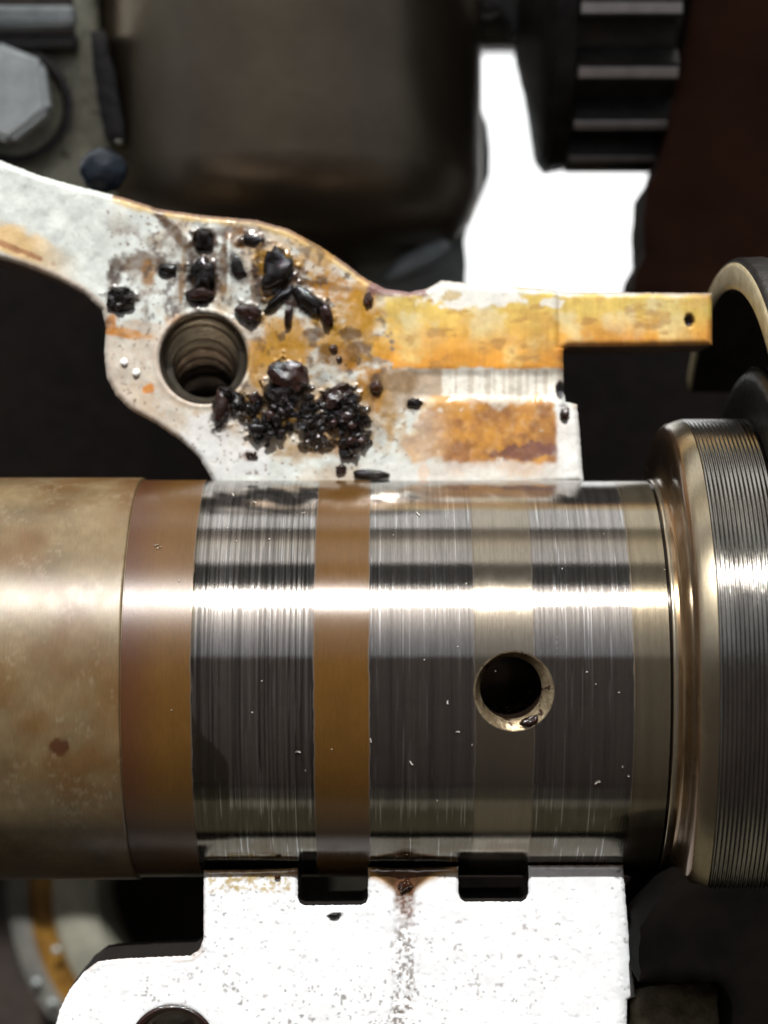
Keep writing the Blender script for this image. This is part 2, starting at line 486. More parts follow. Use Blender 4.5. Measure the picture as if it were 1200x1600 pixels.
# journal, a fine grid with the oil hole let into it
def journal():
    x0, x1 = -372.5, 406.0
    nx = 600; nphi = 400
    xs = np.linspace(x0, x1, nx + 1)
    ph = np.arange(nphi) * 2 * math.pi / nphi - math.pi
    # centre of the hole
    p = None
    for z in np.linspace(200, 308, 400):
        q = at(803, 1080, z)
        if q[2] ** 2 + (q[1] - Y0) ** 2 >= R * R: p = q; break
    if p is None: p = at(803, 1080, 307)
    hx, hp = p[0], math.atan2(p[1] - Y0, p[2])
    half = 74.
    j0 = int((hx - half - x0) / (x1 - x0) * nx); j1 = int(math.ceil((hx + half - x0) / (x1 - x0) * nx))
    dp = 2 * math.pi / nphi
    i0 = int((hp - half / R + math.pi) / dp); i1 = int(math.ceil((hp + half / R + math.pi) / dp))
    XX, PP = np.meshgrid(xs, ph)
    def pos(x, f, r=R): return np.stack([x, Y0 + r * np.sin(f), r * np.cos(f)], -1)
    rr = R + 0 * XX
    V = pos(XX.ravel(), PP.ravel()).tolist()
    F = []
    for i in range(nphi):
        k = (i + 1) % nphi
        ins = i0 <= i < i1
        for j in range(nx):
            if ins and j0 <= j < j1: continue
            F.append([i * (nx + 1) + j, i * (nx + 1) + j + 1, k * (nx + 1) + j + 1, k * (nx + 1) + j])
    ring = [(i0, j) for j in range(j0, j1)] + [(i, j1) for i in range(i0, i1)] + [(i1, j) for j in range(j1, j0, -1)] + [(i, j0) for i in range(i1, i0, -1)]
    prev = [i * (nx + 1) + j for i, j in ring]
    ux = np.array([xs[j] - hx for i, j in ring]); up = np.array([(ph[i] - hp) * R for i, j in ring])
    an = np.arctan2(up, ux); Ro = 56.5
    cx, cp = Ro * np.cos(an), R * np.arcsin(Ro * np.sin(an) / R)
    n = 30
    for t in range(1, n + 1):
        s = t / n
        xx = ux * (1 - s) + cx * s; pp = up * (1 - s) + cp * s
        base = len(V); V += pos(xx + hx, hp + pp / R).tolist()
        cur = list(range(base, base + len(ring)))
        for q in range(len(ring)):
            F.append([prev[q], prev[(q + 1) % len(ring)], cur[(q + 1) % len(ring)], cur[q]])
        prev = cur
    V = np.array(V)
    tint, surf = paint_shaft(V, V[:, 0], None)
    # end discs are hidden by the neighbouring sections
    j = mesh('journal', V, F, m_shaft, parent=shaft, origin=SH, tint=tint, surf=surf)
    # bevel of the hole, and the bore going down into the shaft
    N_ = 96; t = np.arange(N_) / N_ * 2 * math.pi
    nrm = np.array((0, math.sin(hp), math.cos(hp))); tan = np.array((0, math.cos(hp), -math.sin(hp)))
    def circ(r, depth, follow, off=0):
        u = r * np.cos(t) - off; v = r * np.sin(t) + off
        h = np.sqrt(R * R - v * v) if follow else np.full(N_, math.sqrt(R * R - 30 * 30))
        if follow == .5: h = h * .5 + .5 * R
        return np.array((hx, Y0, 0)) + u[:, None] * np.array((1, 0, 0)) + v[:, None] * tan + (h - depth)[:, None] * nrm
    def tube(name, rings, mat):
        V = np.concatenate(rings); F = []
        for k in range(len(rings) - 1):
            for i in range(N_):
                F.append([k * N_ + i, (k + 1) * N_ + i, (k + 1) * N_ + (i + 1) % N_, k * N_ + (i + 1) % N_][::-1])
        return mesh(name, V, F, mat, parent=j, origin=SH, sharp=30)
    tube('hole_bevel', [circ(57.5, -.15, 1), circ(55, .6, 1), circ(46, 11, 1, 3), circ(44, 15, 1, 3.5)], m_bevel)
    bore = [circ(44, 15, 1, 3.5)] + [circ(43.5 + (.8 if k % 2 else 0), 26 + k * 12, 0, 3.5) for k in range(1, 18)]
    tube('oil_bore', bore, m_bore)
    # scrap of sludge sitting on the bevel
    return j, hx, hp
m_bevel = M('bevel_steel', (.14, .10, .055), (.30, .24, .15), .7, (.25, .42), 5, 1.5, 12, spots=((.04, .02, .012), 6, .6))
m_bore = M('oily_bore', (.02, .013, .01), (.05, .03, .02), .6, (.15, .3), 3, 2)
jr, HX, HP = journal()

lathe('shaft_section', [(-900, 302)] + [(x, 311.5) for x in np.linspace(-898, -377, 330)] + [(-375.3, 310.2), (-374.3, 306), (-373, 306)], m_shaft, seg=420, centre=SH, parent=shaft, paint=paint_shaft, sharp=40)

def pr_ridge():
    return [(405.8, 307.7), (407, 304.5), (409.5, 303.8), (411, 308.5), (413, 309.2), (417, 308.6), (423, 309), (427, 313), (430, 320), (432, 330)]
def paint_ridge(V, A, ang):
    X = V[:, 0]; phi = np.arctan2(V[:, 1] - Y0, V[:, 2])
    n = fbm(X * 4, phi * R, 30, 90)
    c = np.array((.17, .105, .05)) * (.6 + .8 * n)[:, None]
    c = mix(c, (.42, .39, .30), sm(412, 410, np.abs(X - 414) + 408) * .6)
    c = mix(c, (.015, .012, .01), sm(2.0, 1.2, np.abs(X - 408.3)))
    return c, np.stack([np.full(len(X), .85), .16 + .12 * n, 0 * X + .5], -1)
pr = []
q = pr_ridge()
for (a_, b_) in zip(q[:-1], q[1:]):
    for t in (0, .34, .67): pr.append((a_[0] + (b_[0] - a_[0]) * t, a_[1] + (b_[1] - a_[1]) * t))
pr.append(q[-1])
lathe('fillet_ring', pr, m_shaft, seg=300, centre=SH, parent=shaft, paint=paint_ridge, sharp=60)

def paint_sh(V, A, ang):
    X = V[:, 0]; phi = np.arctan2(V[:, 1] - Y0, V[:, 2]); rad = np.hypot(V[:, 1] - Y0, V[:, 2])
    n = fbm(rad * 2, phi * R, 40, 93); n2 = fbm(rad * 3, phi * R * .3, 8, 95)
    c = np.array((.13, .075, .035)) * (.6 + .8 * n)[:, None]
    l = sm(436, 440, X)
    c = mix(c, (.33, .285, .20), l * (.75 + .25 * n2))
    return c, np.stack([.8 + .15 * l, .22 + .08 * n, .5 * (1 - l)], -1)
lathe('shoulder', [(432, 330), (431, 345), (430.5, 362), (430.5, 376), (432, 386), (436, 392), (438, 393.5), (444, 396), (452, 399), (459, 401), (461, 401.5), (461.5, 399)],
      m_shaft, seg=300, centre=SH, parent=shaft, paint=paint_sh, sharp=50)
# turned grooves of the collar
g = [(461.5, 399)]
x = 462.
while x < 556:
    g += [(x, 400.2), (x + 1.6, 402.6), (x + 3.2, 402.8), (x + 4.6, 400.0)]
    x += 6.3
g += [(560, 399), (561, 380)]
lathe('grooved_collar', g, m_collar, seg=360, centre=SH, parent=shaft, sharp=80)
lathe('flange_disc', [(560, 380), (560, 440), (562, 462), (566, 474), (573, 481), (590, 482), (600, 480), (604, 470), (604, 300)], m_black_steel, seg=200, centre=SH, parent=shaft, sharp=60)
lathe('flange_rim', [(571.5, 480.5), (572, 483.5), (577, 485), (582, 484.5), (583, 482)], m_collar, seg=200, centre=SH, parent=shaft, sharp=60)

# seal ring standing round the far end of the shaft
ringt = thing('seal_ring', (560, Y0, 0), 'large thin ring with tan machined face and black rim round the shaft end', 'seal ring')
lathe('ring_face', [(534, 603), (532, 607), (531.5, 612), (531.5, 636), (533, 641), (535, 643)], m_tanring, seg=220, centre=SH, origin=(560, Y0, 0), a0=-70, a1=129, parent=ringt)
lathe('ring_rim', [(535, 643.2), (538, 648), (544, 651), (575, 652), (580, 650), (640, 650), (700, 650)], m_black_steel, seg=220, centre=SH, origin=(560, Y0, 0), a0=-70, a1=129, parent=ringt)
lathe('ring_bore', [(534, 602.8), (538, 600), (700, 600)], m_black_steel, seg=220, centre=SH, origin=(560, Y0, 0), a0=-70, a1=129, parent=ringt)

# ------------------------------------------------------------------ upper casting
UP = [(-260, 215), (-120, 222), (-40, 238), (0, 250), (60, 273), (120, 290), (190, 307), (250, 326), (320, 336), (400, 343), (450, 357), (500, 384), (540, 411), (570, 434),
      (600, 450), (640, 456), (668, 450), (690, 437), (740, 443), (860, 451), (880, 455), (1000, 456), (1114, 457), (1114, 538), (1000, 540), (890, 541), (880, 546),
      (881, 590), (884, 627), (902, 632), (907, 690), (912, 752), (800, 760), (600, 762), (340, 762), (330, 748), (312, 716), (282, 688), (242, 661), (203, 640),
      (181, 618), (166, 590), (162, 550), (165, 512), (159, 485), (130, 458), (90, 436), (40, 416), (0, 404), (-40, 396), (-120, 388), (-260, 384)]

def ell(px, py, cx, cy, rx, ry, ang=0, warp=.6, ws=16, seed=0, hard=.18):
    t = math.radians(ang); dx, dy = px - cx, py - cy
    u = dx * math.cos(t) + dy * math.sin(t); v = -dx * math.sin(t) + dy * math.cos(t)
    d = np.hypot(u / rx, v / ry) + (fbm(px, py, ws, seed) - .5) * warp * 2
    return sm(1 + hard, 1 - hard, d)

def rect(px, py, x0, x1, y0, y1, warp=10, ws=22, seed=0, hard=4):
    n = (fbm(px, py, ws, seed) - .5) * 2 * warp
    d = np.minimum(np.minimum(px - x0, x1 - px), np.minimum(py - y0, y1 - py)) + n
    return sm(-hard, hard, d)

SMEAR = [(318, 438, 26, 36, 0), (318, 376, 20, 18, 0), (432, 425, 36, 38, 10), (458, 465, 52, 12, 10), (190, 467, 22, 18, 0), (395, 376, 26, 11, 8), (490, 478, 44, 16, 38), (391, 490, 22, 14, 20), (350, 640, 16, 34, 8)]
def tar_mask(px, py):
    tar = np.zeros(len(px))
    for (cx, cy, rx, ry) in [(385, 637, 24, 17), (420, 654, 38, 28), (450, 612, 34, 42), (480, 650, 44, 25), (525, 642, 38, 29), (553, 664, 22, 40), (545, 618, 20, 14), (500, 690, 26, 12)]:
        tar = np.maximum(tar, ell(px, py, cx, cy, rx, ry, 0, .9, 9, 83, .12))
    return tar
def smear_mask(px, py):
    m = np.zeros(len(px))
    for (cx, cy, rx, ry, an) in SMEAR: m = np.maximum(m, ell(px, py, cx, cy, rx, ry, an, .9, 9, 85 + cx % 7, .25))
    return m

def paint_up(px, py, d):
    n1 = fbm(px, py, 70, 1); n2 = fbm(px, py, 22, 4); n3 = fbm(px, py, 8, 8); n4 = fbm(px, py, 5, 15, 3)
    c = np.array((.425, .445, .415)) * (.76 + .46 * n2)[:, None]
    met = .12 + 0 * px; ro = .58 + .12 * n3; coat = 0 * px + .05
    # cream grime
    c = mix(c, (.36, .29, .21), sm(.42, .62, n1 + .25 * (n3 - .5)) * sm(150, 260, px) * .75)
    c = mix(c, (.34, .25, .17), rect(px, py, 165, 420, 500, 700, 22, 30, 61) * (.35 + .5 * n3))
    c = mix(c, (.46, .46, .45), rect(px, py, 290, 420, 640, 750, 20, 30, 62) * .8)
    # specks and grit
    sp = sm(.70, .76, n4) * (.25 + .75 * rect(px, py, 165, 640, 330, 745, 10, 30, 63))
    c = mix(c, (.10, .065, .04), sp * .85)
    # amber at far left
    m = sm(338, 352, py + 20 * (n2 - .5) - px * .42) * sm(396, 388, py - px * .5) * sm(140, 30, px)
    c = mix(c, (.46, .28, .08), m * .8)
    c = mix(c, (.20, .07, .02), ell(px, py, 15, 385, 60, 5, 22, .5, 12, 64) * .8)
    c = mix(c, (.40, .33, .27), sm(13, 9, d) * sm(380, 410, py) * sm(700, 600, py) * sm(330, 250, px) * .7)
    # amber rim along the upper edge
    up = sm(330, 150, py - (px - 300) * .45) if False else (py < 470) & (px > 175) & (px < 600)
    c = mix(c, (.40, .27, .08), np.where(up, sm(17, 8, d + 8 * (n2 - .5)), 0) * .85)
    c = mix(c, (.12, .06, .045), np.where(up, sm(7, 3, d), 0) * .9)
    # brown patches and streaks of the upper middle
    for (cx, cy, rx, ry, an, s, col) in [
        (275, 365, 45, 9, 48, .9, (.13, .08, .045)), (300, 395, 55, 20, 20, .45, (.22, .15, .09)), (215, 410, 45, 14, 0, .7, (.2, .13, .08)),
        (232, 430, 13, 28, 0, .7, (.25, .16, .09)), (178, 430, 12, 26, 0, .8, (.10, .075, .06)), (286, 430, 5, 42, 4, .8, (.25, .17, .09)),
        (350, 420, 6, 50, 2, .8, (.20, .12, .06)), (320, 372, 22, 22, 0, .9, (.06, .04, .03)), (318, 430, 27, 38, 0, .85, (.09, .065, .055)),
        (262, 420, 20, 12, 0, .8, (.12, .10, .09)), (372, 420, 14, 24, -20, .9, (.13, .12, .12)), (375, 372, 30, 18, 25, .75, (.26, .13, .03)),
        (396, 376, 22, 11, 0, .85, (.05, .04, .04)), (400, 425, 6, 52, 5, .8, (.22, .13, .05)), (430, 430, 30, 45, 10, .85, (.09, .05, .03)),
        (455, 425, 18, 20, 0, .8, (.16, .07, .02)), (500, 445, 66, 7, 8, .9, (.12, .06, .02)), (520, 450, 40, 26, 10, .65, (.38, .21, .04)),
        (575, 480, 26, 40, 0, .85, (.45, .27, .05)), (560, 500, 20, 24, 0, .7, (.45, .27, .04)), (440, 545, 45, 34, -25, .8, (.40, .24, .05)), (402, 570, 16, 42, 0, .75, (.42, .26, .08)),
        (455, 525, 34, 28, -30, .7, (.30, .17, .03)), (525, 545, 34, 34, 10, .9, (.26, .13, .02)), (545, 560, 22, 26, 30, .8, (.34, .18, .03)),
        (580, 545, 40, 22, 0, .7, (.26, .15, .07)), (588, 605, 24, 34, 0, .98, (.35, .18, .02)), (588, 604, 14, 18, 0, .98, (.06, .02, .01)), (605, 640, 15, 50, -5, .6, (.40, .27, .10)),
        (622, 596, 36, 20, 0, .7, (.20, .13, .06)), (520, 690, 50, 16, -8, .7, (.33, .22, .12)), (480, 705, 55, 12, 0, .5, (.33, .24, .15)),
        (195, 520, 40, 7, 10, .8, (.5, .27, .1)), (174, 505, 9, 18, 0, .7, (.45, .22, .07)), (232, 608, 9, 7, 0, .8, (.55, .26, .08)),
        (300, 500, 40, 10, 0, .5, (.4, .24, .12)), (340, 470, 30, 22, 0, .35, (.35, .25, .15)), (545, 705, 22, 14, 0, .7, (.3, .17, .08)), (392, 712, 12, 9, 0, .7, (.22, .1, .05)),
        (646, 632, 18, 12, 0, .8, (.05, .04, .05)), (480, 640, 110, 50, 8, .5, (.13, .09, .06))]:
        k = ell(px, py, cx, cy, rx, ry, an, .55, 14, int(cx) % 50, .3)
        k = k * (.75 + .5 * sm(.35, .65, fbm(px, py, 10, 17)))
        c = mix(c, np.array(col) * ((.5, .47, .42) if sum(col) < .5 else (.80, .66, .42)), np.clip(k * s * 1.1, 0, 1)); ro = ro * (1 - k * .5) + .18 * k * .5; coat = coat + k * .25
    tar = tar_mask(px, py)
    c = mix(c, (.30, .18, .06), ell(px, py, 470, 640, 125, 62, 6, .8, 18, 84, .3) * .55)
    c = mix(c, (.008, .005, .004), tar * .97); ro = ro * (1 - tar) + .12 * tar
    for (cx, cy, rx, ry, an) in SMEAR if True else [(318, 440, 24, 34, 0), (318, 376, 20, 18, 0), (432, 425, 34, 36, 10), (460, 465, 50, 12, 10), (190, 467, 22, 18, 0), (395, 376, 24, 10, 8), (490, 478, 40, 14, 38), (391, 490, 22, 14, 20)]:
        k = ell(px, py, cx, cy, rx, ry, an, .9, 9, 85 + cx % 7, .25)
        c = mix(c, (.025, .013, .008), k * .9); ro = ro * (1 - k) + .2 * k
    wet = rect(px, py, 395, 640, 380, 650, 30, 40, 93, 30)
    c = mix(c, (.30, .155, .018), sm(.54, .66, fbm(px * .8 + py * .5, py - px * .3, 34, 94)) * wet * .75)
    c = mix(c, (.035, .016, .008), sm(.62, .70, fbm(px, py, 20, 96)) * wet * .7)
    dirty = rect(px, py, 170, 420, 350, 520, 24, 36, 97, 26)
    c = mix(c, (.13, .095, .07), sm(.53, .66, fbm(px, py, 19, 98)) * dirty * .6)
    c = mix(c, (.05, .035, .03), sm(.63, .69, fbm(px, py, 12, 99)) * dirty * .7)
    # yellow varnish on the arm
    ye = rect(px, py, 600 + 70 * (fbm(px, py, 26, 144) - .5) * (py < 600), 1125, 461, 577, 7, 20, 44, 3) * np.where((px > 868) | (py < 577), 1, 0)
    g = sm(470, 572, py + 26 * (n2 - .5)) * sm(900, 860, px) + sm(478, 536, py + 16 * (n2 - .5)) * sm(860, 900, px)
    yc = np.array((.47, .35, .11))[None] * (1 - g[:, None]) + np.array((.52, .235, .025))[None] * g[:, None]
    yc = mix(yc, (.52, .44, .24), sm(.5, .68, fbm(px, py, 50, 35)) * .6); yc = mix(yc, (.36, .20, .045), sm(.56, .7, fbm(px, py, 26, 36)) * .45)
    yc = yc * np.array((.98, .93, .66)) * (.66 + .62 * fbm(px, py, 40, 30))[:, None] * (.92 + .16 * vnoise(px / 3., py / 40., 5))[:, None]
    yc = mix(yc, (.30, .11, .02), sm(.58, .7, fbm(px, py, 18, 32)) * .25 * g + .8 * sm(16, 3, d) * (py > 500) * (px > 860) * (.4 + .6 * n2))
    c = c * (1 - ye[:, None]) + yc * ye[:, None]
    thin = sm(.50, .70, fbm(px, py, 34, 151)) * sm(575, 600, px) * sm(560, 480, py) * sm(1120, 1000, px)
    c = mix(c, (.50, .44, .28), thin * .5)
    c = mix(c, (.22, .10, .02), sm(.60, .70, fbm(px * .5, py, 20, 152)) * ye * .55)
    c = mix(c, (.58, .57, .53), ell(px, py, 740, 461, 78, 18, 2, .8, 20, 77, .15) * .92)
    c = mix(c, (.50, .50, .47), ell(px, py, 862, 473, 20, 8, 0, .5, 9, 78, .1) * .8)
    c = mix(c, (.40, .29, .12), ell(px, py, 706, 462, 15, 8, 0, .5, 9, 79, .1) * .8)
    c = mix(c, (.03, .02, .02), ell(px, py, 1078, 500, 7, 10, 0, .15, 9, 79, .12))
    c = mix(c, (.14, .07, .07), rect(px, py, 575, 668, 440, 462, 4, 12, 45) * .9)
    c = mix(c, (.16, .10, .06), sm(5, 1.5, d) * (px > 660) * (py < 470) * .6)
    c = mix(c, (.25, .12, .03), np.exp(-((px - 872) / 2.) ** 2) * (py < 545) * (py > 460) * .35)
    # bare ribbed strip
    st = sm(.35, .65, vnoise(px / 3.3, py / 60., 12))
    b = sm(640, 690, px + 30 * (n2 - .5)) * sm(886, 876, px) * sm(575, 578, py) * sm(626, 619, py + 8 * (n2 - .5))
    c = mix(c, np.array((.60, .57, .50)), b * (.9)); c = mix(c, (.25, .19, .13), b * st * .45)
    c = mix(c, (.27, .18, .10), rect(px, py, 600, 690, 577, 640, 8, 18, 47) * .65)
    met = met + b * .3
    # rusty patch
    ru = np.clip(rect(px, py, 650, 870, 628, 726, 42, 40, 48, 8) + .5 * (n3 - .5) * rect(px, py, 640, 876, 620, 732, 26, 34, 48, 14), 0, 1) * (.55 + .45 * sm(655, 720, px + 60 * (n2 - .5)))
    nn = .5 * fbm(px, py, 34, 153) + .35 * n2 + .15 * n3; qq = sm(.36, .66, nn + .0009 * (py - 680))[:, None]
    rc = np.array((.42, .19, .022))[None] * (1 - qq) + np.array((.20, .08, .02))[None] * qq
    rc = mix(rc, (.50, .38, .20), sm(.5, .62, fbm(px, py, 30, 53)) * sm(720, 660, px + (py - 630) * .3) * .8)
    rc = mix(rc, (.09, .03, .03), ell(px, py, 820, 705, 45, 14, -8, .7, 10, 54) * .8)
    rc = mix(rc, (.60, .58, .53), sm(.74, .80, fbm(px, py, 16, 55)) * .6)
    c = c * (1 - ru[:, None]) + rc * ru[:, None]
    c = mix(c, (.08, .05, .05), ell(px, py, 882, 645, 10, 14, 0, .3, 9, 80) * .9)
    c = mix(c, (.05, .05, .06), ell(px, py, 877, 610, 7, 14, 0, .3, 9, 81) * .9)
    c = mix(c, (.5, .22, .04), ell(px, py, 662, 738, 9, 14, 0, .3, 9, 82) * .7)
    # clean margin by the shaft
    c = mix(c, (.58, .58, .56), rect(px, py, 870, 920, 636, 760, 4, 16, 49) * .85)
    c = mix(c, (.48, .47, .44), rect(px, py, 560, 880, 722, 752, 6, 12, 50) * .6)
    return np.clip(c, 0, 1), np.stack([met, np.clip(ro, .1, 1), np.clip(coat, 0, 1)], -1)

def h_up(px, py, d):
    h = (fbm(px, py, 16, 90, 3) - .5) * 1.5 + (fbm(px, py, 60, 92, 2) - .5) * 6
    inr = rect(px, py, 640, 900, 580, 624, 3, 20, 44, 8)
    h = h * (1 - .5 * sm(600, 640, px) * (py < 577)) - 4 * inr
    h -= 0 * rect(px, py, 652, 868, 628, 722, 22, 30, 48, 3) * (.6 + .6 * fbm(px, py, 14, 57, 3))
    h -= 5 * sm(866, 874, px) * (py < 545)
    h += tar_mask(px, py) * (8 + 16 * (fbm(px, py, 11, 87, 3) - .5)) + smear_mask(px, py) * (2.5 + 6 * (fbm(px, py, 10, 88, 3) - .5))
    # shallow cast ribs of the upper middle
    for x in (286, 350, 400): h += 5 * np.exp(-((px - x - 8) / 6) ** 2) * sm(360, 380, py) * sm(480, 465, py)
    h += 2 * np.exp(-(np.hypot(px - 318, py - 560) - 74) ** 2 / 20.)
    for (cx, cy, rx, ry) in [(318, 375, 16, 16), (190, 468, 22, 20), (315, 445, 26, 32), (1078, 500, 8, 11), (877, 610, 8, 14)]:
        h -= 14 * sm(1.1, .6, np.hypot((px - cx) / rx, (py - cy) / ry))
    return h

upc = thing('bearing_carrier', (-100, 150, -160), 'white aluminium casting above the shaft, stained amber and crusted with sludge', 'engine casting')
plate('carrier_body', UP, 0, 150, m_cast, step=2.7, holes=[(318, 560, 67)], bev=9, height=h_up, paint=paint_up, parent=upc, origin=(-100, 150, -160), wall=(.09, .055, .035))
# threaded bolt hole
def threads():
    c = at(318, 560, 0); pr = [(1.5, 69), (0, 68), (-5, 66), (-12, 63.5)]
    n = 96; pitch = 34.; turns = 7
    V = []; F = []
    rows = []
    steps = 12 * turns
    tl = np.array((.06, -.24))
    for k in range(len(pr)):
        t = np.arange(n) / n * 2 * math.pi
        rows.append(np.stack([c[0] + pr[k][1] * np.cos(t), c[1] + pr[k][1] * np.sin(t), np.full(n, pr[k][0] * 1.)], -1))
    for s in range(steps):
        t = np.arange(n) / n * 2 * math.pi
        z = -14 - s * pitch / 12.
        ph = ((s / 12. + np.arange(n) / n) % 1.)
        rad = 64 - 15 * np.clip(1.2 - 2.6 * np.abs(ph - .5), 0, 1) * min(1, s / 10)
        rad = rad * min(1, max(.1, (steps - s) / 14.))
        rows.append(np.stack([c[0] + rad * np.cos(t) + tl[0] * (z + 14), c[1] + rad * np.sin(t) + .36 * (z + 14), np.full(n, z)], -1))
    V = np.concatenate(rows)
    for k in range(len(rows) - 1):
        for i in range(n):
            j = (i + 1) % n
            F.append([k * n + i, k * n + j, (k + 1) * n + j, (k + 1) * n + i][::-1])
    F.append([(len(rows) - 1) * n + i for i in range(n)])
    return mesh('bolt_thread', V, F, m_thread, parent=upc, origin=(-100, 150, -160), sharp=60)
threads()

# ------------------------------------------------------------------ lower saddle block
ZB = 160
LOW = [(318, 1361), (400, 1360), (465, 1357), (465, 1402), (468, 1411), (476, 1416), (564, 1415), (572, 1411), (575, 1403), (575, 1356), (640, 1358), (716, 1355), (716, 1395), (719, 1404), (727, 1410), (815, 1410), (823, 1405), (826, 1396),
       (826, 1353), (974, 1352), (979, 1420), (984, 1480), (993, 1558), (980, 1563), (979, 1680), (60, 1680), (82, 1620), (92, 1580), (108, 1548), (130, 1520), (152, 1503), (185, 1499), (298, 1494), (312, 1484), (318, 1466)]
def paint_low(px, py, d):
    n2 = fbm(px, py, 22, 104); n3 = fbm(px, py, 4.6, 108, 3); n4 = fbm(px, py, 9, 118, 3); n1 = fbm(px, py, 90, 101)
    c = np.array((.80, .81, .82)) * (.86 + .16 * n2)[:, None]
    met = .25 + 0 * px; ro = .45 + .1 * n3
    dens = .12 + .55 * ell(px, py, 560, 1600, 180, 90, -15, .4, 40, 7, .5) + .5 * sm(46, 6, np.abs(px - 632)) * sm(1380, 1450, py) + .35 * ell(px, py, 360, 1450, 90, 90, 0, .5, 40, 9, .5) \
        + .5 * sm(948, 985, px) + .3 * sm(100, 20, py - 1400 + 0 * px) * sm(560, 400, px) + .3 * ell(px, py, 250, 1560, 120, 50, 0, .5, 40, 9, .5)
    th = .855 - .19 * np.clip(dens, 0, 1) + .28 * (.5 - fbm(px, py, 46, 141))
    pit = sm(th, th + .04, n3)
    c = mix(c, (.10, .085, .07), pit * .72)
    c = mix(c, (.10, .06, .04), sm(.74, .78, n4) * sm(.6, .72, n1 + .1) * .5)
    c = mix(c, (.20, .22, .24), sm(954, 984, px + 14 * (n2 - .5)) * .35)
    # amber oil film below the shaft and the run between the notches
    fl = sm(1376 + 0 * px, 1364, py + 10 * (n2 - .5)) * sm(700, 680, px)
    c = mix(c, (.20, .095, .014), fl * .95)
    c = mix(c, (.40, .29, .10), rect(px, py, 325, 455, 1362, 1392, 9, 16, 40) * sm(.42, .6, n3) * .85)
    v = sm(8, -4, (py - 1358) - 38 * np.exp(-((px - 632) / 34.) ** 2) + 8 * (n2 - .5)) * sm(575, 590, px) * sm(716, 690, px)
    c = mix(c, (.33, .17, .03), sm(14, -2, (py - 1361) - 30 * np.exp(-((px - 632) / 36.) ** 2)) * (px > 575) * (px < 716) * .95)
    c = mix(c, (.05, .025, .012), v * .95)
    run = sm(20, 11, np.abs(px - 632 + 10 * (n2 - .5))) * sm(1358, 1368, py) * sm(1470, 1400, py + 60 * (n4 - .5))
    c = mix(c, (.11, .05, .025), run * (.70 + .3 * sm(.4, .6, n3)))
    run2 = sm(24, 10, np.abs(px - 632 + 18 * (n2 - .5))) * sm(1440, 1460, py)
    c = mix(c, (.18, .15, .13), run2 * sm(.52, .60, n3) * .85)
    k = ell(px, py, 524, 1430, 12, 5, -12, .3, 6, 3); c = mix(c, (.06, .03, .02), k)
    c = mix(c, (.20, .12, .07), sm(10, 4, d + 6 * (n2 - .5)) * (px < 318) * (py < 1520) * .5)
    c = mix(c, (.25, .15, .08), sm(1357, 1353.5, py) * (px > 826) * .9)
    met = np.clip(met - .4 * (fl + v + run), 0, 1)
    coat = np.clip(fl + v + run, 0, 1)
    return np.clip(c, 0, 1), np.stack([met, ro - .2 * coat, coat], -1)
def h_low(px, py, d):
    h = (fbm(px, py, 40, 130, 2) - .5) * 2.0
    n3 = fbm(px, py, 5.5, 108, 3)
    h -= 1.2 * sm(.70, .76, n3)
    h -= 4 * sm(26, 8, np.abs(px - 632)) * sm(1358, 1380, py) * (.3 + fbm(px, py, 7, 131))
    return h
lowt = thing('bearing_saddle', (0, -640, -300), 'bright pitted aluminium saddle block below the shaft with two square notches', 'engine casting')
plate('saddle_body', LOW, ZB, 120, m_block, step=2.7, holes=[(270, 1638, 62)], bev=5, height=h_low, paint=paint_low, parent=lowt, origin=(0, -640, -300), wall=(.006, .004, .003), wallsurf=(.0, .6, 0))  # near-black wall colour puts the shade into the notches
# counterbore with a brown ring at the foot of the block
c = at(270, 1638, ZB)
lathe('bolt_seat', [(ZB + 3, 66), (ZB + 5, 62), (ZB + 2, 56), (ZB - 12, 52)], m_brownsl, axis='Z', seg=80, centre=(c[0], c[1], 0), origin=(0, -640, -300), parent=lowt)
lathe('bolt_thread', [(ZB - 12 - k * 5, 52 - (k % 2) * 6) for k in range(30)] + [(ZB - 165, 1)], m_thread, axis='Z', seg=80, centre=(c[0], c[1], 0), origin=(0, -640, -300), parent=lowt, sharp=20)

# ------------------------------------------------------------------ sludge, oil and beads
def lump(name, px, py, rx, ry, h, ang, mat, label, cat, z=0, seed=0, rough=.35, sub=3, parent=None, facet=False, origin=None):
    smooth_ = mat in (m_bead, m_glass_oil, m_plug)
    bm = bmesh.new()
    bmesh.ops.create_icosphere(bm, subdivisions=sub, radius=1)
    rnd = Vector((seed * 3.7, seed * 1.3, seed * 2.1))
    for v in bm.verts:
        n = mn.fractal(v.co * 1.2 + rnd, 1, 2, 3) * rough * 1.6 + mn.fractal(v.co * 3.2 + rnd, 1, 2, 2) * rough * .5
        e = .8 if sub < 4 and not smooth_ else 1; v.co = Vector([math.copysign(abs(q) ** e, q) for q in v.co]) * .9
        if facet:
            n += (mn.cell(v.co * 2.2 + rnd)) * .12
        v.co *= 1 + n
    p = at(px, py, z)
    t = Matrix.Rotation(math.radians(-ang), 3, 'Z')
    org = Vector(origin) if origin is not None else Vector(p)
    for v in bm.verts:
        q = t @ Vector((v.co.x * rx, v.co.y * ry, v.co.z * h))
        v.co = (q + Vector(p) + Vector((0, 0, h * .25)) - org) * K
    me = bpy.data.meshes.new(name); bm.to_mesh(me); bm.free()
    if not facet: me.polygons.foreach_set('use_smooth', [True] * len(me.polygons))
    o = link_mesh(name, me, mat, parent, (0, 0, 0) if parent else org)
    if label: tag(o, label, cat)
    return o

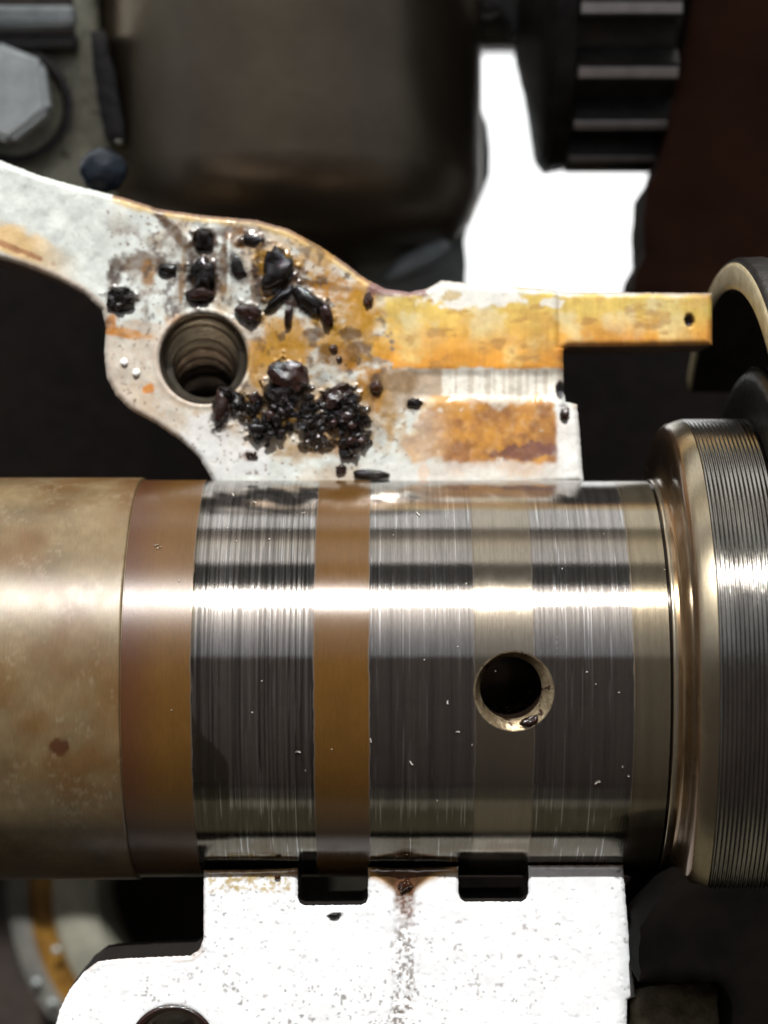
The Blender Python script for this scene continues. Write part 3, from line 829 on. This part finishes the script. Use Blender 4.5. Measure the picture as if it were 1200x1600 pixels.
LUMPS = [
    (190, 467, 21, 18, 14, 0, m_sludge, 'black faceted sludge chip at the left edge of the white casting, above the threaded hole', 1, .25, True),
    (318, 376, 15, 15, 9, 0, m_sludge, 'small round black sludge crumb highest above the threaded hole', 2, .3, False),
    (318, 430, 17, 27, 10, 0, m_sludge, 'upright black sludge flake midway between the threaded hole and the casting edge', 3, .35, False),
    (313, 461, 24, 13, 12, -5, m_brownsl, 'oval dark brown sludge pellet directly above the threaded hole', 4, .2, False),
    (391, 490, 22, 15, 14, 25, m_brownsl, 'rounded red brown sludge pellet at upper right of the threaded hole', 5, .2, False),
    (397, 375, 19, 9, 7, 5, m_sludge, 'thin black wet flake nearest the curved top edge of the casting', 6, .35, False),
    (432, 420, 23, 30, 15, 15, m_sludge, 'glossy black sludge blob heading the branching lumps on the white casting', 7, .4, False),
    (437, 466, 32, 8, 10, -40, m_sludge, 'thin black sludge stick slanting down to the left under the blob', 8, .25, False),
    (452, 488, 8, 21, 10, 8, m_brownsl, 'short upright brown sludge stick between two slanting lumps', 9, .25, False),
    (483, 470, 32, 14, 15, 38, m_sludge, 'long black glossy sludge lump slanting down to the right', 10, .2, False),
    (510, 492, 11, 22, 13, -20, m_brownsl, 'brown tail chip at the lower end of the long slanting lump', 11, .2, False),
    (345, 637, 13, 31, 14, 8, m_brownsl, 'long brown sludge chip on the lower right rim of the threaded hole', 12, .2, False),
    (527, 618, 24, 17, 20, -35, m_brownsl, 'brown black sludge chip leaning out of the top of the crumb heap', 13, .3, True),
    (588, 605, 11, 12, 9, 0, m_glass_oil, 'dark oil drop in an amber halo right of the crumb heap', 14, .12, False),
    (521, 545, 8, 8, 6, 0, m_glass_oil, 'upper of two small shiny oil drops in the brown stain', 15, .15, False),
    (530, 561, 6, 6, 6, 0, m_glass_oil, 'lower of two small shiny oil drops in the brown stain', 16, .15, False),
    (648, 630, 12, 8, 6, 0, m_sludge, 'small dark crumb at the left end of the bare ribbed strip', 17, .3, False),
    (540, 710, 13, 8, 8, 0, m_sludge, 'wet dark crumb just below the crumb heap near the shaft', 18, .3, False),
    (532, 733, 9, 7, 6, 0, m_brownsl, 'tiny red brown crumb against the shaft edge beside the oil blob', 19, .3, False),
    (393, 712, 10, 7, 5, 0, m_brownsl, 'tiny brown crumb below the left end of the crumb heap', 20, .3, False),
    (882, 648, 8, 12, 7, 0, m_brownsl, 'red brown crumb at the stepped right end of the casting', 21, .3, False),
    (580, 741, 31, 8, 8, 2, m_sludge, 'flat black oil blob wedged between the casting and the shaft', 22, .15, False),
    (264, 422, 15, 9, 5, 0, m_sludge, 'faint grey black flake between the left chip and the upright flake', 23, .35, False),
    (371, 418, 11, 20, 6, -20, m_sludge, 'grey black flake right of the upright flake above the hole', 24, .3, False),
    (575, 470, 8, 14, 6, 0, m_glass_oil, 'amber brown oil bead where the arm of the casting begins', 25, .25, False),
]
for (x, y, rx, ry, h, an, mt, lab, sd_, rg, fc) in LUMPS:
    drop = mt is m_glass_oil
    lump('oil_drop' if drop or 'oil blob wedged' in lab else 'sludge_lump', x, y, rx, ry, h, an, mt, lab, 'oil drop' if drop or 'oil blob wedged' in lab else 'sludge', 0, sd_, rg, 3, None, fc)
for (x, y, lab) in [(194, 566, 'upper left of two bright white beads left of the threaded hole'), (213, 582, 'lower right of two bright white beads left of the threaded hole')]:
    lump('metal_bead', x, y, 7, 7, 6, 0, m_bead, lab, 'bead', 0, x, .08, 2)

heap_o = tuple(at(470, 640, 0))
heap = thing('sludge_heap', heap_o, 'glistening heap of black sludge crumbs below a square brown lump on the white casting', 'sludge')
lump('square_lump', 451, 588, 33, 27, 26, 6, m_brownsl, None, None, 4, 31, .22, 3, heap, True, heap_o)
lump('square_lump', 440, 612, 26, 22, 20, 6, m_sludge, None, None, 4, 33, .25, 3, heap, True, heap_o)
rr = random.Random(11)
path = [(375, 628), (400, 645), (420, 660), (445, 650), (470, 648), (495, 645), (515, 655), (535, 640), (550, 655), (555, 685), (500, 670), (430, 675)]
for k in range(160):
    i = rr.randrange(len(path)); x, y = path[i]
    x += rr.gauss(0, 13); y += rr.gauss(0, 11)
    s = rr.uniform(3, 9.5) * (1.3 if rr.random() < .15 else 1)
    lump('crumb', x, y, s * rr.uniform(.8, 1.4), s * rr.uniform(.7, 1.2), s * .8, rr.uniform(0, 180), m_sludge if rr.random() < .8 else m_brownsl, None, None, rr.uniform(0, 14), k + 50, .4, 2, heap, rr.random() < .5, heap_o)
# oil at the head of the run on the lower block
lump('oil_drop', 633, 1383, 10, 9, 5, 0, m_glass_oil, 'purple brown oil drop at the top of the run between the notches', 'oil drop', ZB, 61, .4, 3)
lump('oil_drop', 434, 1371, 6, 5, 4, 0, m_glass_oil, 'small oil drop left of the left notch at the block edge', 'oil drop', ZB, 62, .2, 3)
lump('sludge_lump', 523, 1430, 11, 4, 4, -10, m_sludge, 'tiny dark crumb on the bright block just under the left notch', 'sludge', ZB, 63, .3, 2)
# sludge scrap on the bevel of the oil hole
nrm = Vector((0, math.sin(HP), math.cos(HP))); tn = Vector((0, math.cos(HP), -math.sin(HP)))
pp = Vector((HX, Y0, 0)) + nrm * (R - 9) + Vector((1, 0, 0)) * 24 - tn * 43
px_, py_ = seen(np.array(pp))
lump('sludge_lump', float(px_), float(py_), 13, 7, 7, -20, m_brownsl, 'small brown sludge scrap on the lower rim of the oil hole in the journal', 'sludge', pp.z, 64, .5, 3)

# lint and dust on the shaft
def lint():
    V = []; F = []
    rr = random.Random(4)
    def surf_pt(px, py):
        lo, hi = 0., 330.
        for _ in range(30):
            mz = (lo + hi) / 2; q = at(px, py, mz)
            if math.hypot(q[1] - Y0, q[2]) < R + .6: lo = mz
            else: hi = mz
        return at(px, py, lo)
    items = []
    for k in range(24):
        items.append((rr.uniform(230, 1040), rr.uniform(790, 1300), rr.uniform(1., 2.4), False))
    for (x, y) in [(362, 771), (394, 784), (476, 800), (246, 857), (248, 850), (160, 1065), (462, 1175), (650, 800), (713, 1144), (700, 1100), (930, 1225), (640, 1190), (580, 1160), (1170, 1500)]:
        items.append((x, y, rr.uniform(5, 8), True))
    for (x, y, ln, curl) in items:
        n = 5 if curl else 2; a = rr.uniform(0, 6.28); wdt = .8 if curl else rr.uniform(.7, 1.3)
        x_, y_ = x, y; pts = []
        for i in range(n):
            pts.append(surf_pt(x_, y_)); a += rr.uniform(-.9, .9) if curl else 0
            x_ += math.cos(a) * ln / n * 1.3; y_ += math.sin(a) * ln / n * 1.3
        b0 = len(V)
        for i, p in enumerate(pts):
            V.append((p[0] - wdt, p[1], p[2] + 1)); V.append((p[0] + wdt, p[1] + wdt * .5, p[2] + 1.0)); V.append((p[0], p[1], p[2] + 2.2))
        for i in range(n - 1):
            s = b0 + 3 * i
            for a_, b_ in ((0, 1), (1, 2), (2, 0)): F.append([s + a_, s + b_, s + 3 + b_, s + 3 + a_])
    o = mesh('lint_and_dust', V, F, m_lint, loc=SH, origin=SH)
    tag(o, 'scattered pale dust specks and curled lint on the shaft surface', 'lint', kind='stuff')
lint()

# ------------------------------------------------------------------ behind, top
# pump canister
pc = at(450, 0, -760)
pump = thing('pump_canister', (pc[0], 300, -760), 'large dark bronze grey canister behind the upper casting, out of focus', 'canister')
po = (pc[0], 300, -760)
yb = at(0, 405, -760)[1]
lathe('canister_body', [(1600, 372)] + [(yb + 150, 372), (yb + 110, 368), (yb + 70, 352), (yb + 40, 322), (yb + 18, 280), (yb + 5, 220), (yb, 120), (yb, 1)],
      m_pump, axis='Y', seg=120, centre=(pc[0], 0, -760), origin=po, parent=pump, sharp=None)
# darker mounting foot seen beyond its right side
foot = [(540, 200), (735, 120), (752, 160), (764, 195), (768, 235), (766, 270), (752, 310), (735, 345), (727, 380), (724, 450), (560, 470)]
plate('mounting_foot', foot, -880, 110, m_greyrim, step=30, bev=0, parent=pump, origin=po)
fl = at(np.array([575, 610, 655, 695]), np.array([425, 405, 388, 360]), -700)
lump('foot_rib', 655, 405, 75, 26, 40, -28, m_greyrim, None, None, -700, 5, .15, 3, pump, False, po)

# stub pipe and black bracket, top centre
st = at(790, 45, -820)
lathe('stub_pipe', [(-60, 2), (-60, 30), (-54, 36), (60, 36), (66, 30), (66, 2)], m_cream, axis='X', seg=48, centre=tuple(st), sharp=40)
tag(bpy.data.objects['stub_pipe'], 'short grey pipe stub between the canister and the gear', 'pipe')
o = plate('top_strap', [(745, -30), (905, -30), (880, 70), (860, 150), (835, 190), (815, 120), (806, 62), (780, 22), (750, 24)], -700, 60, m_black_steel, step=12, bev=6)
tag(o, 'black strap hanging at the top edge left of the gear', 'strap')

# gear
gc = at(0, -8, -700)
GX = lambda px: (px - 600) * (D + 550) / D
gear = thing('toothed_gear', (GX(960), gc[1], -700), 'dark toothed gear at top right with three pale tooth lands', 'gear')
go = (GX(960), gc[1], -700)
def gear_parts():
    Rg, Rr = 330, 286
    T = 18
    x0, x1 = GX(890), GX(1045)
    lathe('gear_hub', [(GX(815), 60), (GX(820), 130), (GX(838), 235), (GX(850), 318), (GX(862), 336), (x0, 330), (x0 + 2, Rr), (x1, Rr), (x1 + 1, 200)], m_gear, axis='X', seg=96, centre=(0, gc[1], -700), origin=go, parent=gear, sharp=30)
    base = None
    for k in range(T):
        a = math.radians(17.5 - 90 + 20 * k)     # angle below the horizontal
        # tooth: wedge box
        V = []
        for x in (x0 + 4, x1 + (8 if k % 2 else 3)):
            for (da, r) in ((-5.2, Rr - 4), (-3.0, Rg), (3.0, Rg), (5.2, Rr - 4)):
                aa = math.radians(da)
                V.append((x, r * math.sin(aa), r * math.cos(aa)))
        if base is None:
            F = [[0, 1, 5, 4], [1, 2, 6, 5], [2, 3, 7, 6], [3, 0, 4, 7], [3, 2, 1, 0], [4, 5, 6, 7]]
            me = bpy.data.meshes.new('tooth')
            v = [tuple((np.array(q) - np.array((go[0], 0, 0))) * K) for q in V]
            me.from_pydata(v, [], F); me.update()
            bm = bmesh.new(); bm.from_mesh(me); bmesh.ops.recalc_face_normals(bm, faces=bm.faces)
            bmesh.ops.bevel(bm, geom=bm.edges[:], offset=3 * K, segments=2, affect='EDGES'); bm.to_mesh(me); bm.free()
            me.materials.append(m_gear); base = me
            v = []
            for x in (x0 + 6, x1 + 1):
                for (da, r_) in ((-1.7, Rg - 3), (-1.5, Rg + 3), (1.5, Rg + 3), (1.7, Rg - 3)):
                    aa = math.radians(da); v.append(((x - go[0]) * K, r_ * math.sin(aa) * K, r_ * math.cos(aa) * K))
            land_me = bpy.data.meshes.new('tooth_land'); land_me.from_pydata(v, [], F); land_me.update()
            land_me.materials.append(m_gearland)
        o = bpy.data.objects.new('tooth', base); COL.objects.link(o); o.parent = gear
        o.rotation_euler = (math.radians(17.5 + 20 * k), 0, 0)
        q = bpy.data.objects.new('tooth_land', land_me); COL.objects.link(q); q.parent = o  # pale strip along each tooth top
gear_parts()

# red-brown housing at the right
o = plate('housing_panel', [(1090, -40), (1078, 40), (1060, 120), (1045, 200), (1030, 262), (1012, 290), (1008, 340), (1008, 400), (994, 425), (990, 470), (1260, 480), (1260, -40)], -480, 200, m_redbrown, step=14, bev=10)
tag(o, 'dark red brown housing panel along the upper right edge', 'housing')

# left: plate, bolt, plug
o = plate('side_casting', [(-60, 60), (60, 66), (118, 62), (112, -30), (148, -30), (152, 60), (160, 130), (172, 200), (186, 250), (180, 330), (-60, 330)], -560, 160, m_olive, step=8, bev=10)
tag(o, 'rough olive grey casting wall at upper left behind the bolt', 'engine casting')
bolt = thing('hex_bolt', tuple(at(10, 150, -520)), 'pale grey hexagonal bolt head in a dark recess at the left edge', 'bolt')
bo = tuple(at(10, 150, -520))
lathe('bolt_recess', [(4, 108), (6, 96), (0, 90), (-30, 88), (-32, 1)], m_black_steel, axis='Z', seg=64, centre=(bo[0] + 10, bo[1] - 15, -535), origin=bo, parent=bolt)
def hexa():
    bm = bmesh.new()
    bmesh.ops.create_cone(bm, cap_ends=True, segments=6, radius1=92, radius2=92, depth=60)
    bmesh.ops.rotate(bm, verts=bm.verts, cent=(0, 0, 0), matrix=Matrix.Rotation(math.radians(8), 3, 'Z'))
    bmesh.ops.bevel(bm, geom=[e for e in bm.edges], offset=10, segments=3, affect='EDGES')
    for v in bm.verts: v.co = (v.co + Vector((0, 0, 18))) * K
    me = bpy.data.meshes.new('bolt_head'); bm.to_mesh(me); bm.free()
    return link_mesh('bolt_head', me, m_bolt, bolt)
hexa()
o = box('cross_rail', at(-60, 44, -500) + np.array((0, 0, -30)), at(118, 8, -500) + np.array((0, 0, 10)), m_greyrim, bev=12)
tag(o, 'dull grey horizontal rail at the top left corner', 'rail')
o = box('dark_rail', at(-60, 78, -520) + np.array((0, 0, -40)), at(120, 50, -520), m_black_steel, bev=8)
tag(o, 'black horizontal rail just below the grey one at top left', 'rail')
o = plate('slot_shade_plate', [(140, 50), (162, 46), (178, 110), (192, 190), (196, 225), (165, 222), (150, 140)], -500, 60, m_black_steel, step=12, bev=5)  # black plate stands for the shade inside the open slot
tag(o, 'narrow black plate for the dark of the slot between the olive casting and the canister', 'shade_plate')
lump('rubber_plug', 163, 268, 46, 42, 34, 0, m_plug, 'round blue black rubber plug peeking over the casting at upper left', 'plug', -300, 3, .05, 4)
lump('metal_bead', 186, 222, 8, 6, 6, 0, m_cream, 'small pale bead on top of the blue black plug', 'bead', -300, 9, .1, 2)

# ------------------------------------------------------------------ below, left: funnel-like bore seen beyond the shaft
bc = at(340, 1395, -1100)
bore = thing('cylinder_bore', tuple(bc), 'cream and amber curved bore rim at lower left beyond the shaft', 'engine casting')
lathe('inner_wall', [(-130, 235), (-20, 243), (0, 254), (2, 290), (-4, 330), (-12, 346)], m_cream, axis='Z', seg=120, centre=tuple(bc), parent=bore)
lathe('amber_band', [(-12, 346), (-24, 360), (-24, 386), (-12, 396)], m_amber, axis='Z', seg=120, centre=tuple(bc), parent=bore)
lathe('outer_rim', [(-12, 396), (-8, 405), (-10, 438), (-40, 446), (-300, 448)], m_pump2, axis='Z', seg=120, centre=tuple(bc), parent=bore)
for (x, y, lab) in [(88, 1484, 'upper of three grey dots for soft highlights on the curved cream bore rim'), (57, 1534, 'middle of three grey dots for soft highlights on the curved cream bore rim'), (82, 1566, 'lowest of three grey dots for soft highlights on the curved cream bore rim')]:
    lump('highlight_dot', x, y, 9, 8, 7, 0, m_greyrim, lab, 'bead', -1092, x, .1, 2)  # small grey lumps stand in for blurred highlights on the rim
# olive block at the lower right corner
o = plate('collar_shade_plate', [(1066, 1376), (1100, 1370), (1160, 1366), (1240, 1362), (1260, 1760), (1150, 1760), (1148, 1640), (1144, 1560), (1120, 1538), (1000, 1538), (1003, 1450), (1040, 1392)], 292, 260, m_shadeplate, step=12, bev=14)  # black plate added to darken the shaded foot of the collar
tag(o, 'black plate added for the dark round the foot of the grooved collar at the lower right', 'shade_plate')
o = plate('corner_lug', [(995, 1548), (1040, 1540), (1120, 1540), (1143, 1560), (1146, 1700), (985, 1700), (986, 1560)], 150, 130, m_lug, step=9, bev=10)
tag(o, 'dim olive brown lug at the lower right corner beside the bright block', 'lug')
